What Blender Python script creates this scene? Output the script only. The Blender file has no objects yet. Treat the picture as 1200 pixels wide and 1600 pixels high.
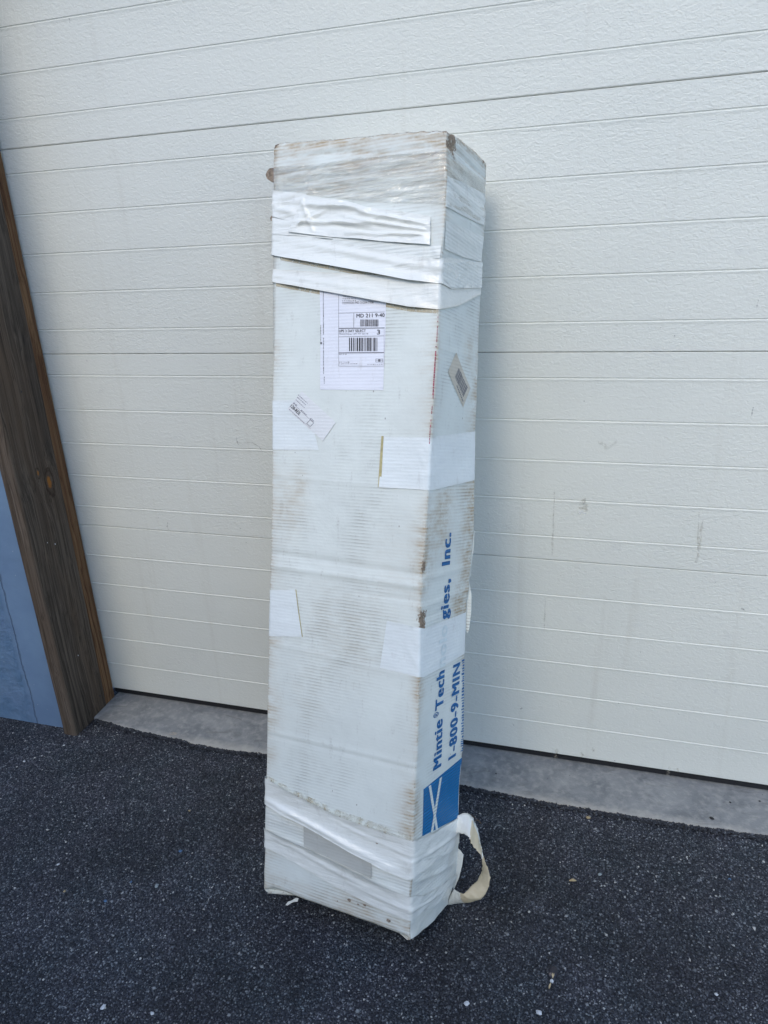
import bpy, math, random
import numpy as np
from mathutils import Vector, Matrix, noise
random.seed(7); rng = np.random.default_rng(7)
scene = bpy.context.scene
C = scene.collection
# ------------------------------------------------------------------ camera
F = 1068.78; CAM = np.array([0.0, -1.927, 1.6010831])
YAW, PITCH, ROLL = .2910995, .3547838, -.0425760
def cam_axes():
    f = np.array([-math.sin(YAW)*math.cos(PITCH), math.cos(YAW)*math.cos(PITCH), -math.sin(PITCH)])
    r = np.array([math.cos(YAW), math.sin(YAW), 0.]); u = np.cross(r, f)
    c, s = math.cos(ROLL), math.sin(ROLL)
    return c*r+s*u, -s*r+c*u, f
RX, UX, FX = cam_axes()
cd = bpy.data.cameras.new('camera'); cam = bpy.data.objects.new('camera', cd); C.objects.link(cam)
cam.matrix_world = Matrix([[RX[i], UX[i], -FX[i], CAM[i]] for i in range(3)]+[[0,0,0,1]])
cd.sensor_fit = 'VERTICAL'; cd.sensor_height = 32.0; cd.lens = F/1600*32.0
cd.clip_start = .02; cd.clip_end = 500
scene.camera = cam
# ------------------------------------------------------------------ light
SUN_EL, SUN_AZ = math.radians(44), math.radians(-167)     # azimuth measured from +y towards +x
sd = Vector((math.sin(SUN_AZ)*math.cos(SUN_EL), math.cos(SUN_AZ)*math.cos(SUN_EL), math.sin(SUN_EL)))
w = bpy.data.worlds.new('World'); scene.world = w; w.use_nodes = True
nt = w.node_tree; bg = nt.nodes['Background']; sky = nt.nodes.new('ShaderNodeTexSky')
sky.sky_type = 'NISHITA'; sky.sun_disc = False; sky.sun_elevation = SUN_EL; sky.sun_rotation = SUN_AZ
sky.air_density = 1.0; sky.dust_density = .8; sky.ozone_density = 1.6
nt.links.new(sky.outputs[0], bg.inputs[0]); bg.inputs[1].default_value = .15
sl = bpy.data.lights.new('sun', 'SUN'); so = bpy.data.objects.new('sun', sl); C.objects.link(so)
sl.energy = .5; sl.angle = math.radians(24); sl.color = (1, .885, .66)
so.rotation_euler = sd.to_track_quat('Z', 'Y').to_euler(); so.location = (-3, -6, 6)
scene.view_settings.view_transform = 'Standard'; scene.view_settings.look = 'None'
scene.view_settings.exposure = 1.13; scene.view_settings.gamma = 1
# ------------------------------------------------------------------ helpers
def ray(p):
    return FX + (p[0]-600)/F*RX + (800-p[1])/F*UX
def unp(p, n, c):
    d = ray(p); n = np.asarray(n, float); return CAM + d*((c-n@CAM)/(n@d))
def on_ground(p, z=0.):
    return unp(p, (0,0,1), z)
def fbm(x, y, z=0., o=3):
    v = 0; a = 1; t = 0
    for k in range(o):
        v += a*noise.noise(Vector((x*2**k+k*7.3, y*2**k-k*3.1, z*2**k))); t += a; a *= .5
    return v/t
def sm(a, b, x):
    t = min(1, max(0, (x-a)/(b-a))); return t*t*(3-2*t)
def mesh_obj(name, verts, faces, mats, parent=None, smooth=False, midx=None):
    me = bpy.data.meshes.new(name); me.from_pydata([tuple(v) for v in verts], [], faces)
    if not isinstance(mats, (list, tuple)): mats = [mats]
    for m in mats: me.materials.append(m)
    if midx is not None: me.polygons.foreach_set('material_index', midx)
    if smooth: me.polygons.foreach_set('use_smooth', [True]*len(me.polygons))
    me.update()
    o = bpy.data.objects.new(name, me); C.objects.link(o)
    if parent: o.parent = parent
    return o
def tag(o, label=None, cat=None, group=None, kind=None):
    if label: o['label'] = label
    if cat: o['category'] = cat
    if group: o['group'] = group
    if kind: o['kind'] = kind
    return o
def empty(name, loc=(0,0,0), rot=None):
    o = bpy.data.objects.new(name, None); C.objects.link(o); o.empty_display_size = .1
    if rot is not None: o.matrix_world = Matrix.Translation(loc) @ rot.to_4x4()
    else: o.location = loc
    return o
class MB:
    def __init__(s): s.v = []; s.f = []; s.m = []
    def add(s, v, f, m=0):
        n = len(s.v); s.v += [tuple(p) for p in v]; s.f += [tuple(i+n for i in q) for q in f]; s.m += [m]*len(f)
    def box(s, a, b, m=0):
        x0,y0,z0 = a; x1,y1,z1 = b
        s.add([(x0,y0,z0),(x1,y0,z0),(x1,y1,z0),(x0,y1,z0),(x0,y0,z1),(x1,y0,z1),(x1,y1,z1),(x0,y1,z1)],
              [(0,3,2,1),(4,5,6,7),(0,1,5,4),(1,2,6,5),(2,3,7,6),(3,0,4,7)], m)
    def build(s, name, mats, parent=None, smooth=False):
        return mesh_obj(name, s.v, s.f, mats, parent, smooth, s.m)
# ------------------------------------------------------------------ materials
class NM:
    def __init__(s, name):
        s.m = bpy.data.materials.new(name); s.m.use_nodes = True; s.t = s.m.node_tree
        s.b = s.t.nodes['Principled BSDF']; s.tc = s.t.nodes.new('ShaderNodeTexCoord')
    def n(s, ty, **k):
        o = s.t.nodes.new('ShaderNode'+ty)
        for a, b in k.items():
            if hasattr(o, a): setattr(o, a, b)
        return o
    def l(s, a, b): s.t.links.new(a, b)
    def mapping(s, sc=(1,1,1), rot=(0,0,0), loc=(0,0,0), src='Object'):
        m = s.n('Mapping'); s.l(s.tc.outputs[src], m.inputs[0]); m.inputs['Scale'].default_value = sc
        m.inputs['Rotation'].default_value = rot; m.inputs['Location'].default_value = loc; return m.outputs[0]
    def noise(s, vec, scale, detail=3, rough=.5, dist=0.):
        o = s.n('TexNoise'); s.l(vec, o.inputs['Vector']); o.inputs['Scale'].default_value = scale
        o.inputs['Detail'].default_value = detail; o.inputs['Roughness'].default_value = rough
        o.inputs['Distortion'].default_value = dist; return o.outputs['Fac']
    def vor(s, vec, scale, feat='F1', out='Distance', rnd=1.):
        o = s.n('TexVoronoi'); o.feature = feat; s.l(vec, o.inputs['Vector']); o.inputs['Scale'].default_value = scale
        o.inputs['Randomness'].default_value = rnd; return o.outputs[out]
    def ramp(s, fac, stops):
        o = s.n('ValToRGB'); s.l(fac, o.inputs[0]); e = o.color_ramp.elements
        while len(e) < len(stops): e.new(.5)
        for i, (p, c) in enumerate(stops):
            e[i].position = p; e[i].color = (c, c, c, 1) if not isinstance(c, tuple) else (*c, 1)
        return o.outputs[0]
    def mix(s, fac, a, b, mode='MIX'):
        o = s.n('Mix'); o.data_type = 'RGBA'; o.blend_type = mode
        for sock, v in ((o.inputs[0], fac), (o.inputs[6], a), (o.inputs[7], b)):
            if isinstance(v, (int, float)): sock.default_value = v
            elif isinstance(v, tuple): sock.default_value = (*v, 1)
            else: s.l(v, sock)
        return o.outputs[2]
    def math(s, op, a, b=None, c=None):
        o = s.n('Math'); o.operation = op
        for i, v in enumerate((a, b, c)):
            if v is None: continue
            if isinstance(v, (int, float)): o.inputs[i].default_value = v
            else: s.l(v, o.inputs[i])
        return o.outputs[0]
    def attr(s, name):
        o = s.n('Attribute'); o.attribute_name = name; return o
    def bump(s, h, dist, strength=1., normal=None):
        o = s.n('Bump'); s.l(h, o.inputs['Height']); o.inputs['Distance'].default_value = dist
        o.inputs['Strength'].default_value = strength
        if normal is not None: s.l(normal, o.inputs['Normal'])
        return o.outputs[0]
    def fin(s, col=None, rough=.5, normal=None, spec=.5):
        if col is not None:
            if isinstance(col, tuple): s.b.inputs['Base Color'].default_value = (*col, 1)
            else: s.l(col, s.b.inputs['Base Color'])
        if isinstance(rough, (int, float)): s.b.inputs['Roughness'].default_value = rough
        else: s.l(rough, s.b.inputs['Roughness'])
        s.b.inputs['Specular IOR Level'].default_value = spec
        if normal is not None: s.l(normal, s.b.inputs['Normal'])
        return s.m
def plain(name, col, rough=.6, spec=.4, var=.12, scale=60):
    M = NM(name); v = M.mapping(); n = M.noise(v, scale, 3)
    c = M.mix(M.ramp(n, [(.3, 0.), (.7, 1.)]), tuple(x*(1-var) for x in col), tuple(min(1, x*(1+var)) for x in col))
    return M.fin(c, rough, None, spec)

# asphalt
A = NM('asphalt'); v = A.mapping()
vc = A.vor(v, 165, out='Color'); vd = A.vor(v, 165)
vc2 = A.vor(v, 340, out='Color'); vd2 = A.vor(v, 340)
sep = A.n('SeparateColor'); A.l(vc, sep.inputs[0]); sep2 = A.n('SeparateColor'); A.l(vc2, sep2.inputs[0])
stone = A.ramp(sep.outputs[0], [(.0, (.018,.020,.025)), (.6, (.036,.040,.048)), (.82, (.085,.092,.105)), (.94, (.16,.17,.175)), (1., (.28,.285,.28))])
stone2 = A.ramp(sep2.outputs[1], [(.0, (.008,.009,.012)), (.7, (.022,.024,.03)), (.93, (.07,.075,.085)), (1., (.20,.21,.21))])
msk = A.ramp(vd, [(.30, 1.), (.52, 0.)])
col = A.mix(msk, stone2, stone)
big = A.ramp(A.noise(v, 2.6, 5, .65), [(.3, .60), (.7, 1.5)])
col = A.mix(1.0, col, big, 'MULTIPLY')
tint = A.mix(A.ramp(A.noise(v, 7, 3), [(.4, 0.), (.65, 1.)]), (1., .98, 1.06), (.90, 1.0, 1.06))
col = A.mix(1.0, col, tint, 'MULTIPLY')
h = A.math('ADD', A.math('MULTIPLY', A.ramp(vd, [(.0, 1.), (.6, 0.)]), .8), A.math('MULTIPLY', A.ramp(vd2, [(.0, 1.), (.6, 0.)]), .4))
h = A.math('ADD', h, A.math('MULTIPLY', A.noise(v, 60, 4, .6), .8))
ASPH = A.fin(col, A.ramp(sep.outputs[2], [(0, .55), (1, .9)]), A.bump(h, .004), .35)
# loose / exposed aggregate
G = NM('aggregate_stone'); at = G.attr('tone')
cg = G.ramp(at.outputs['Fac'], [(0., (.020,.022,.028)), (.40, (.044,.048,.058)), (.68, (.105,.115,.13)), (.87, (.22,.235,.25)), (.975, (.28,.29,.29)), (1., (.48,.48,.46))])
gv = G.mapping(); cg = G.mix(1.0, cg, G.ramp(G.noise(gv, 2.6, 5, .65), [(.3, .66), (.7, 1.42)]), 'MULTIPLY'); cg = G.mix(G.ramp(G.noise(gv, 5.5, 5, .7), [(.58, 0.), (.75, .35)]), cg, (.12,.115,.105)); STONE = G.fin(cg, .62, G.bump(G.noise(gv, 700, 3), .0006), .4)
# concrete sill
K = NM('concrete'); v = K.mapping()
c1 = K.mix(K.ramp(K.noise(v, 9, 5, .65, .8), [(.3, 0.), (.7, 1.)]), (.155,.165,.172), (.30,.305,.30))
c1 = K.mix(K.ramp(K.noise(v, 45, 4, .6), [(.48, 0.), (.68, .6)]), c1, (.37,.365,.345))
c1 = K.mix(K.ramp(K.noise(K.mapping((.4,1,1)), 24, 6, .7, 1.), [(.56, 0.), (.70, .55)]), c1, (.13,.13,.125))
sx = K.n('SeparateXYZ'); K.l(v, sx.inputs[0])
edge = K.math('ADD', sx.outputs[1], K.math('MULTIPLY', K.noise(v, 17, 6, .8), .075))
c1 = K.mix(K.ramp(edge, [(-.0, 0.), (.001, 0.)]), c1, c1)
er = K.n('MapRange'); K.l(edge, er.inputs[0]); er.inputs[1].default_value = -.112; er.inputs[2].default_value = -.150; er.inputs[3].default_value = 0; er.inputs[4].default_value = .8
c1 = K.mix(er.outputs[0], c1, (.42,.40,.355))
spots = K.ramp(K.vor(v, 38), [(.04, 1.), (.07, 0.)])
c1 = K.mix(K.math('MULTIPLY', spots, K.ramp(K.noise(v, 6, 2), [(.55, 0.), (.62, 1.)])), c1, (.07,.07,.08))
hk = K.math('ADD', K.noise(v, 30, 6, .6, .6), K.math('MULTIPLY', K.noise(v, 180, 3), .35))
CONC = K.fin(c1, .75, K.bump(hk, .003), .3)
# garage door
D = NM('door_paint'); v = D.mapping((.75, 1, 1.15))
n1 = D.noise(v, 112, 2, .45, .9); n2 = D.noise(D.mapping(), 240, 2, .5)
big = D.noise(D.mapping((.5, 1, .9)), 2.3, 3, .5)
cdr = D.mix(D.ramp(big, [(.35, 0.), (.65, 1.)]), (.685,.698,.645), (.735,.745,.685))
drip = D.noise(D.mapping((9, 1, .5)), 2.0, 5, .6)
cdr = D.mix(D.ramp(drip, [(.58, 0.), (.75, .22)]), cdr, (.50,.47,.40))
sp = D.ramp(D.vor(D.mapping(), 17), [(.012, 1.), (.03, 0.)])
sp = D.math('MULTIPLY', sp, D.ramp(D.noise(D.mapping(loc=(3,1,2)), 5, 2), [(.5, 0.), (.56, .7)]))
cdr = D.mix(sp, cdr, (.28,.25,.2))
scf = D.ramp(D.noise(D.mapping((.8,1,1)), 16, 5, .65), [(.60, 0.), (.78, .28)])
cdr = D.mix(scf, cdr, (.52,.53,.53))
texmask = D.ramp(D.noise(D.mapping((.6, 1, .8)), 1.6, 2), [(.3, .45), (.6, 1.)])
hd = D.math('MULTIPLY', D.math('ADD', n1, D.math('MULTIPLY', n2, .25)), texmask)
DOOR = D.fin(cdr, .42, D.bump(hd, .0018), .45)
GASKET = plain('black_rubber', (.015,.015,.018), .7)
# box card
def card(name, base, dark, kraft=(.33,.25,.18), ribs=1., rough=.62, ribamt=.34):
    M = NM(name); v = M.mapping()
    sx = M.n('SeparateXYZ'); M.l(v, sx.inputs[0])
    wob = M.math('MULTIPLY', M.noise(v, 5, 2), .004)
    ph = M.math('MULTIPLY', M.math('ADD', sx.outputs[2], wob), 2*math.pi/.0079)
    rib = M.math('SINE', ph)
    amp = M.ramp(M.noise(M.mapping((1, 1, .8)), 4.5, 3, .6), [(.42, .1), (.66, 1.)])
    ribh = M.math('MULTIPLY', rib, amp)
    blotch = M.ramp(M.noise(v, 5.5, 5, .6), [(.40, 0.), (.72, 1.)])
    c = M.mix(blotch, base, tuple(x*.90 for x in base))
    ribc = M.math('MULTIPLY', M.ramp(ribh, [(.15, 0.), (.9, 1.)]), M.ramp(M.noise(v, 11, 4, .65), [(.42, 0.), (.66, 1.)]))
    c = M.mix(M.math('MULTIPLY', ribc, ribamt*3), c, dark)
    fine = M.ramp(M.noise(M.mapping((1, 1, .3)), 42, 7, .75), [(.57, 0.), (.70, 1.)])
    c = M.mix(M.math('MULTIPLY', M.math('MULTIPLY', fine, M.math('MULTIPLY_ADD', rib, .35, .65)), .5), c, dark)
    nick = M.math('MULTIPLY', M.ramp(M.vor(M.mapping((1, 1, .6)), 34), [(.03, 1.), (.06, 0.)]), M.ramp(M.noise(v, 8, 2), [(.5, 0.), (.55, .8)]))
    c = M.mix(nick, c, (.22,.20,.18))
    d = M.attr('dirt').outputs['Fac']
    dn = M.math('MULTIPLY', M.math('MULTIPLY', d, M.ramp(M.noise(M.mapping((.55, 1, 1.6)), 34, 7, .72), [(.33, .05), (.60, 1.)])), M.math('MULTIPLY_ADD', rib, .22, .78))
    c = M.mix(dn, c, (.40,.29,.165))
    k = M.math('ADD', M.attr('torn').outputs['Fac'], M.math('MULTIPLY', M.math('SUBTRACT', M.noise(v, 70, 6, .75), .5), 2.0))
    c = M.mix(M.ramp(k, [(.50, 0.), (.56, 1.)]), c, M.mix(M.ramp(M.noise(v, 200, 3), [(.3, 0.), (.7, 1.)]), tuple(x*.45 for x in kraft), kraft))
    hh = M.math('ADD', M.math('MULTIPLY', ribh, .10*ribs), M.math('MULTIPLY', M.noise(v, 26, 5, .6), .9))
    return M.fin(c, rough, M.bump(hh, .0014), .4)
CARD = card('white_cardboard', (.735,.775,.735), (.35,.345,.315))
def tape_mat(name, base, rough=.34, rib=.03, wk=3.4):
    M = NM(name); v = M.mapping()
    sx = M.n('SeparateXYZ'); M.l(v, sx.inputs[0])
    rb = M.math('SINE', M.math('MULTIPLY', sx.outputs[2], 2*math.pi/.0079))
    n = M.noise(M.mapping((.35, 1, 1.6), rot=(0,-.25,0)), 14, 4, .55, .8)
    n2 = M.noise(v, 70, 4, .6)
    c = M.mix(M.ramp(M.noise(v, 7, 4), [(.35, 0.), (.7, 1.)]), base, tuple(x*.93 for x in base))
    c = M.mix(M.ramp(M.noise(M.mapping((1,1,.4)), 34, 6, .7), [(.58, 0.), (.78, .45)]), c, (.42,.40,.355))
    d = M.attr('dirt').outputs['Fac']
    c = M.mix(M.math('MULTIPLY', d, M.ramp(M.noise(v, 40, 5, .7), [(.3, .3), (.6, 1.)])), c, (.46,.38,.24))
    h = M.math('ADD', M.math('MULTIPLY', n, wk), M.math('ADD', M.math('MULTIPLY', rb, rib), M.math('MULTIPLY', n2, .5)))
    return M.fin(c, rough, M.bump(h, .0014), .5)
TAPE = tape_mat('white_tape', (.815,.825,.775), .25)
TAPE2 = tape_mat('dull_white_tape', (.75,.775,.735), .38, .12)
PATCH = tape_mat('flat_tape_patch', (.80,.845,.84), .32, .045, 1.3)
PAPER = tape_mat('label_paper', (.80,.81,.87), .55, .06, .8)
STICK = tape_mat('thin_sticker', (.77,.78,.78), .5, .06, .6)
CREAM = tape_mat('cream_sticker', (.60,.55,.46), .55, .1, .6)
_g = NM('yellowed_adhesive_shade'); v = _g.mapping(); _g.b.inputs['Base Color'].default_value = (.56,.47,.31,1); _g.b.inputs['Roughness'].default_value = .5
_g.l(_g.ramp(_g.noise(v, 38, 6, .75), [(.28, .1), (.66, .8)]), _g.b.inputs['Alpha']); GLUE = _g.m  # adhesive colour that also carries the painted shade under tape edges
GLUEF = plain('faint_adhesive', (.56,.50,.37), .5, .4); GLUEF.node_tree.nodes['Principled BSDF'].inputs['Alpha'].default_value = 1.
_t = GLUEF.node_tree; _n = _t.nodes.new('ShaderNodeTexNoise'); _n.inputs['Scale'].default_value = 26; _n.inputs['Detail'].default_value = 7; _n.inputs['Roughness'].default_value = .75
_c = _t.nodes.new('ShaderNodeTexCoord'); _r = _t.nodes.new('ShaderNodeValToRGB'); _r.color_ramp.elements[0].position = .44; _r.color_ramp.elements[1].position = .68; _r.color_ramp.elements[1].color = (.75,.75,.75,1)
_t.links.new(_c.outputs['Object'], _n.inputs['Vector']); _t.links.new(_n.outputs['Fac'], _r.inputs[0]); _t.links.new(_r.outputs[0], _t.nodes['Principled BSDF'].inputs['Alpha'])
GLUE2 = plain('aged_tape_edge', (.48,.42,.22), .6, .3, .25, 60)
INK = plain('black_ink', (.03,.03,.04), .6, .3)
GREYINK = plain('grey_ink', (.16,.16,.18), .6, .3)
PALEINK = plain('faded_ink', (.34,.34,.37), .6, .3)
RED = plain('red_ink', (.36,.07,.11), .6, .3, .4, 120)
def blue_mat(name, col):
    M = NM(name); v = M.mapping(); sx = M.n('SeparateXYZ'); M.l(v, sx.inputs[0])
    rb = M.math('SINE', M.math('MULTIPLY', sx.outputs[2], 2*math.pi/.0079))
    c = M.mix(M.ramp(M.noise(M.mapping((1,1,3)), 30, 6, .7), [(.60, 0.), (.72, .55)]), col, tuple(min(1, x*1.6+.1) for x in col))
    return M.fin(c, .5, M.bump(rb, .0006), .4)
BLUE = blue_mat('blue_print', (.004,.150,.37)); LTEXT = blue_mat('blue_lettering', (.004,.125,.34)); PALEB = plain('blue_under_tape', (.655,.735,.745), .4)
KRAFT = plain('torn_kraft', (.25,.20,.155), .9, .1, .45, 180)
DIRTY = card('grimy_cardboard', (.50,.505,.47), (.30,.27,.21))
# clear tape
CT = NM('clear_tape'); v = CT.mapping((.4, 1, 2.2), rot=(0,.06,0)); gl = CT.n('BsdfGlossy'); tr = CT.n('BsdfTransparent'); mx = CT.n('MixShader')
gl.inputs['Roughness'].default_value = .11; gl.inputs['Color'].default_value = (1,1,1,1); tr.inputs['Color'].default_value = (.985,.98,.97,1)
bn = CT.bump(CT.noise(v, 24, 4, .6, 1.4), .010); CT.l(bn, gl.inputs['Normal'])
fr = CT.n('Fresnel'); fr.inputs[0].default_value = 1.5; CT.l(bn, fr.inputs['Normal'])
CT.l(CT.math('MINIMUM', CT.math('MULTIPLY', fr.outputs[0], 2.0), .55), mx.inputs[0]); CT.l(tr.outputs[0], mx.inputs[1]); CT.l(gl.outputs[0], mx.inputs[2])
CT.l(mx.outputs[0], CT.t.nodes['Material Output'].inputs[0]); CLEAR = CT.m
# weathered wood
def wood(name, ca, cb, cc, knots=(), seed=0, streak=(75, 75, 1.1), ringy=0.):
    M = NM(name); v = M.mapping(loc=(seed, 0, seed))
    warp = M.noise(M.mapping((3, 3, .9), loc=(seed,0,0)), 2.0, 3, .5)
    mp = M.n('Mapping'); mp.inputs['Scale'].default_value = streak
    add = M.n('VectorMath'); add.operation = 'ADD'; M.l(v, add.inputs[0])
    cx = M.n('CombineXYZ'); ws = M.math('MULTIPLY', M.math('SUBTRACT', warp, .5), .05)
    knotmask = None
    for (ky, kz, kr) in knots:
        sx = M.n('SeparateXYZ'); M.l(M.tc.outputs['Object'], sx.inputs[0])
        dy = M.math('MULTIPLY', M.math('SUBTRACT', sx.outputs[1], ky), 1/kr); dz = M.math('MULTIPLY', M.math('SUBTRACT', sx.outputs[2], kz), .42/kr)
        r = M.math('SQRT', M.math('ADD', M.math('MULTIPLY', dy, dy), M.math('MULTIPLY', dz, dz)))
        push = M.math('MULTIPLY', M.math('MULTIPLY', dy, M.math('POWER', 2.718, M.math('MULTIPLY', M.math('MULTIPLY', r, r), -.35))), -kr*.75)
        ws = M.math('ADD', ws, push)
        km = M.ramp(M.math('ADD', r, M.math('MULTIPLY', M.noise(v, 45, 4, .7), .9)), [(.75, 1.), (1.05, 0.)])
        kd = M.ramp(M.math('ABSOLUTE', M.math('SUBTRACT', M.math('ADD', r, M.math('MULTIPLY', M.noise(v, 38, 4, .7), 1.1)), 1.5)), [(.05, .7), (.2, 0.)])
        knotmask = (km, kd) if knotmask is None else (M.math('MAXIMUM', knotmask[0], km), M.math('MAXIMUM', knotmask[1], kd))
    M.l(ws, cx.inputs[1]); M.l(ws, cx.inputs[0]); M.l(cx.outputs[0], add.inputs[1]); M.l(add.outputs[0], mp.inputs[0])
    g = M.noise(mp.outputs[0], 1.0, 6, .62, .25)
    mp2 = M.n('Mapping'); mp2.inputs['Scale'].default_value = tuple(s*4.5 for s in streak[:2])+(streak[2]*1.6,); M.l(add.outputs[0], mp2.inputs[0])
    g2 = M.noise(mp2.outputs[0], 1.0, 4, .6)
    patch = M.noise(M.mapping((5, 5, .8), loc=(seed,2,0)), 1.6, 4, .6)
    c = M.mix(M.ramp(g, [(.40, 0.), (.60, 1.)]), ca, cb)
    c = M.mix(M.ramp(patch, [(.42, 0.), (.66, .75)]), c, cc)
    c = M.mix(M.ramp(g2, [(.36, .75), (.50, 0.)]), c, tuple(x*.32 for x in ca))
    if knotmask:
        c = M.mix(knotmask[1], c, (.035,.02,.012)); c = M.mix(knotmask[0], c, (.30,.12,.025))
    hh = M.math('ADD', M.math('MULTIPLY', g, 1.2), g2)
    return M.fin(c, .8, M.bump(hh, .0035), .25)
WOOD = wood('weathered_wood', (.065,.050,.039), (.140,.110,.084), (.120,.080,.052), knots=((-.105, .93, .020), (-.145, .975, .008)), seed=3)
WOODF = wood('grey_edge_wood', (.075,.055,.04), (.19,.155,.125), (.10,.072,.05), seed=9)
WOODS = wood('orange_stop_wood', (.12,.055,.026), (.29,.165,.080), (.20,.105,.050), seed=5, streak=(95, 95, .9))
# blue wall
B = NM('blue_painted_masonry'); v = B.mapping(); sx = B.n('SeparateXYZ'); B.l(v, sx.inputs[0])
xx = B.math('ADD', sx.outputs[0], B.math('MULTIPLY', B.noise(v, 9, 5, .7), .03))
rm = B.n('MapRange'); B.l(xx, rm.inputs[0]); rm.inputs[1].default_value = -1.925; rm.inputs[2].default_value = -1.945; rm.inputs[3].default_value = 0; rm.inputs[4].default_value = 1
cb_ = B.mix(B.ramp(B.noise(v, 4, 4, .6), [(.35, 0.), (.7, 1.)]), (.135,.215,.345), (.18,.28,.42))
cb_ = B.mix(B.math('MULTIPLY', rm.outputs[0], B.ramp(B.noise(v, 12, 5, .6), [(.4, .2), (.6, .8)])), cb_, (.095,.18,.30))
fl = B.math('MULTIPLY', B.ramp(B.noise(v, 75, 4, .6), [(.70, 0.), (.73, 1.)]), 1.)
cb_ = B.mix(fl, cb_, (.55,.57,.6))
crk = B.math('ABSOLUTE', B.math('SUBTRACT', xx, -1.918)); ck = B.ramp(crk, [(.0012, 1.), (.004, 0.)])
cb_ = B.mix(B.math('MULTIPLY', ck, .45), cb_, (.04,.05,.08))
hb = B.math('ADD', B.math('MULTIPLY', B.noise(v, 20, 6, .65), B.math('ADD', .35, rm.outputs[0])), B.math('MULTIPLY', ck, -.5))
BLUEW = B.fin(cb_, .7, B.bump(hb, .008), .3)
WALLM = plain('grey_stucco', (.45,.45,.43), .85, .2, .1, 12)

# ------------------------------------------------------------------ ground
GZ = -.016
me_v = [(-60,-60,GZ),(60,-60,GZ),(60,60,GZ),(-60,60,GZ)]
g = mesh_obj('ground', me_v, [(0,1,2,3)], ASPH); tag(g, 'dark asphalt pavement in front of the door', kind='structure')
# sill: front edge traced from the photograph
sill_px = [(150,1121),(159,1124),(191,1134),(224,1142),(254,1149),(290,1155),(294,1160),(320,1164),(361,1171),(416,1177),(560,1199),(721,1225),(775,1236),(867,1254),(992,1274),(1075,1287),(1200,1304)]
ed = [on_ground(p, -.004)[:2] for p in sill_px]
ed = [(-1.76, ed[0][1])] + [tuple(e) for e in ed] + [(3.4, ed[-1][1]-.01)]
xs = np.arange(-1.735, 3.35, .004); V = []; Fc = []
ex = [e[0] for e in ed]; ey = [e[1] for e in ed]
prof = [0, .02, .05, .1, .2, .35, .5, .7, .85, 1.]
for i, x in enumerate(xs):
    fy = float(np.interp(x, ex, ey)) + .0055*fbm(x*26, 1.7, 0, 3) + .004*fbm(x*110, 4.1, 0, 2)
    V.append((x, fy+.0015, GZ-.03)); 
    for t in prof:
        y = fy + (.02-fy)*t
        z = -.002 - .005*(1-t) + .0016*fbm(x*9, y*14, 1, 3) - (.004 if t == 0 else .0015 if t == .02 else 0)
        V.append((x, y, z))
n = len(prof)+1
for i in range(len(xs)-1):
    for j in range(n-1): Fc.append((i*n+j, (i+1)*n+j, (i+1)*n+j+1, i*n+j+1))
s = mesh_obj('concrete_sill', V, Fc, CONC, smooth=True); tag(s, 'worn grey concrete sill under the garage door', kind='structure')
def sill_y(x): return float(np.interp(x, ex, ey))
# raised rough asphalt lip + aggregate: thousands of small stones
def stones(name, pts, sizes, tones, sink=.35):
    N = len(pts)
    base = np.array([(1,0,0),(-1,0,0),(0,1,0),(0,-1,0),(0,0,1),(0,0,-1)], float)
    tri = np.array([(0,2,4),(2,1,4),(1,3,4),(3,0,4),(2,0,5),(1,2,5),(3,1,5),(0,3,5)])
    v = base[None]*(.6+.8*rng.random((N,6,1)))
    v = v + rng.normal(0, .18, (N,6,3))
    sc = np.stack([sizes*(.7+.6*rng.random(N)), sizes*(.7+.6*rng.random(N)), sizes*(.45+.4*rng.random(N))], 1)
    v = v*sc[:,None,:]
    a = rng.random(N)*6.283; ca, sa = np.cos(a), np.sin(a)
    x = v[:,:,0]*ca[:,None]-v[:,:,1]*sa[:,None]; y = v[:,:,0]*sa[:,None]+v[:,:,1]*ca[:,None]
    tl = rng.normal(0, .35, N); z = v[:,:,2]+x*tl[:,None]*.5
    P = np.stack([x+pts[:,0,None], y+pts[:,1,None], z+pts[:,2,None]+(sizes*(.5-sink))[:,None]*.6], 2).reshape(-1,3)
    T = (tri[None]+6*np.arange(N)[:,None,None]).reshape(-1,3)
    me = bpy.data.meshes.new(name); me.vertices.add(len(P)); me.vertices.foreach_set('co', P.ravel())
    me.loops.add(T.size); me.loops.foreach_set('vertex_index', T.ravel().astype(np.int32))
    me.polygons.add(len(T)); me.polygons.foreach_set('loop_start', np.arange(0, T.size, 3, dtype=np.int32))
    me.polygons.foreach_set('loop_total', np.full(len(T), 3, dtype=np.int32))
    me.update(calc_edges=True)
    at = me.attributes.new('tone', 'FLOAT', 'POINT'); at.data.foreach_set('value', np.repeat(tones, 6).astype(np.float32))
    me.materials.append(STONE); o = bpy.data.objects.new(name, me); C.objects.link(o); return o
N = 125000
px = rng.uniform(-2.7, 1.5, N); py = rng.uniform(-1.45, -.10, N)
fy = np.interp(px, ex, ey); left = px < -1.74
lim = np.where(left, -.215, np.where(px < -1.70, fy+.0, fy-.001))
inpost = (px > -1.79) & (px < -1.732) & (py > -.242)
ok = (py < lim) & ~inpost
px, py = px[ok], py[ok]; N = len(px)
tones = np.clip(rng.beta(1.5, 2.6, N)*1.15 + (rng.random(N) < .012)*.35, 0, 1)
szs = rng.uniform(.0012, .0036, N)*(1+ (rng.random(N) < .06)*.5)
o = stones('asphalt_aggregate', np.stack([px, py, np.full(N, GZ-.0002)], 1), szs, tones)
tag(o, 'fine grey stone chips set in the dark asphalt', 'gravel', kind='stuff')
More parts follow.
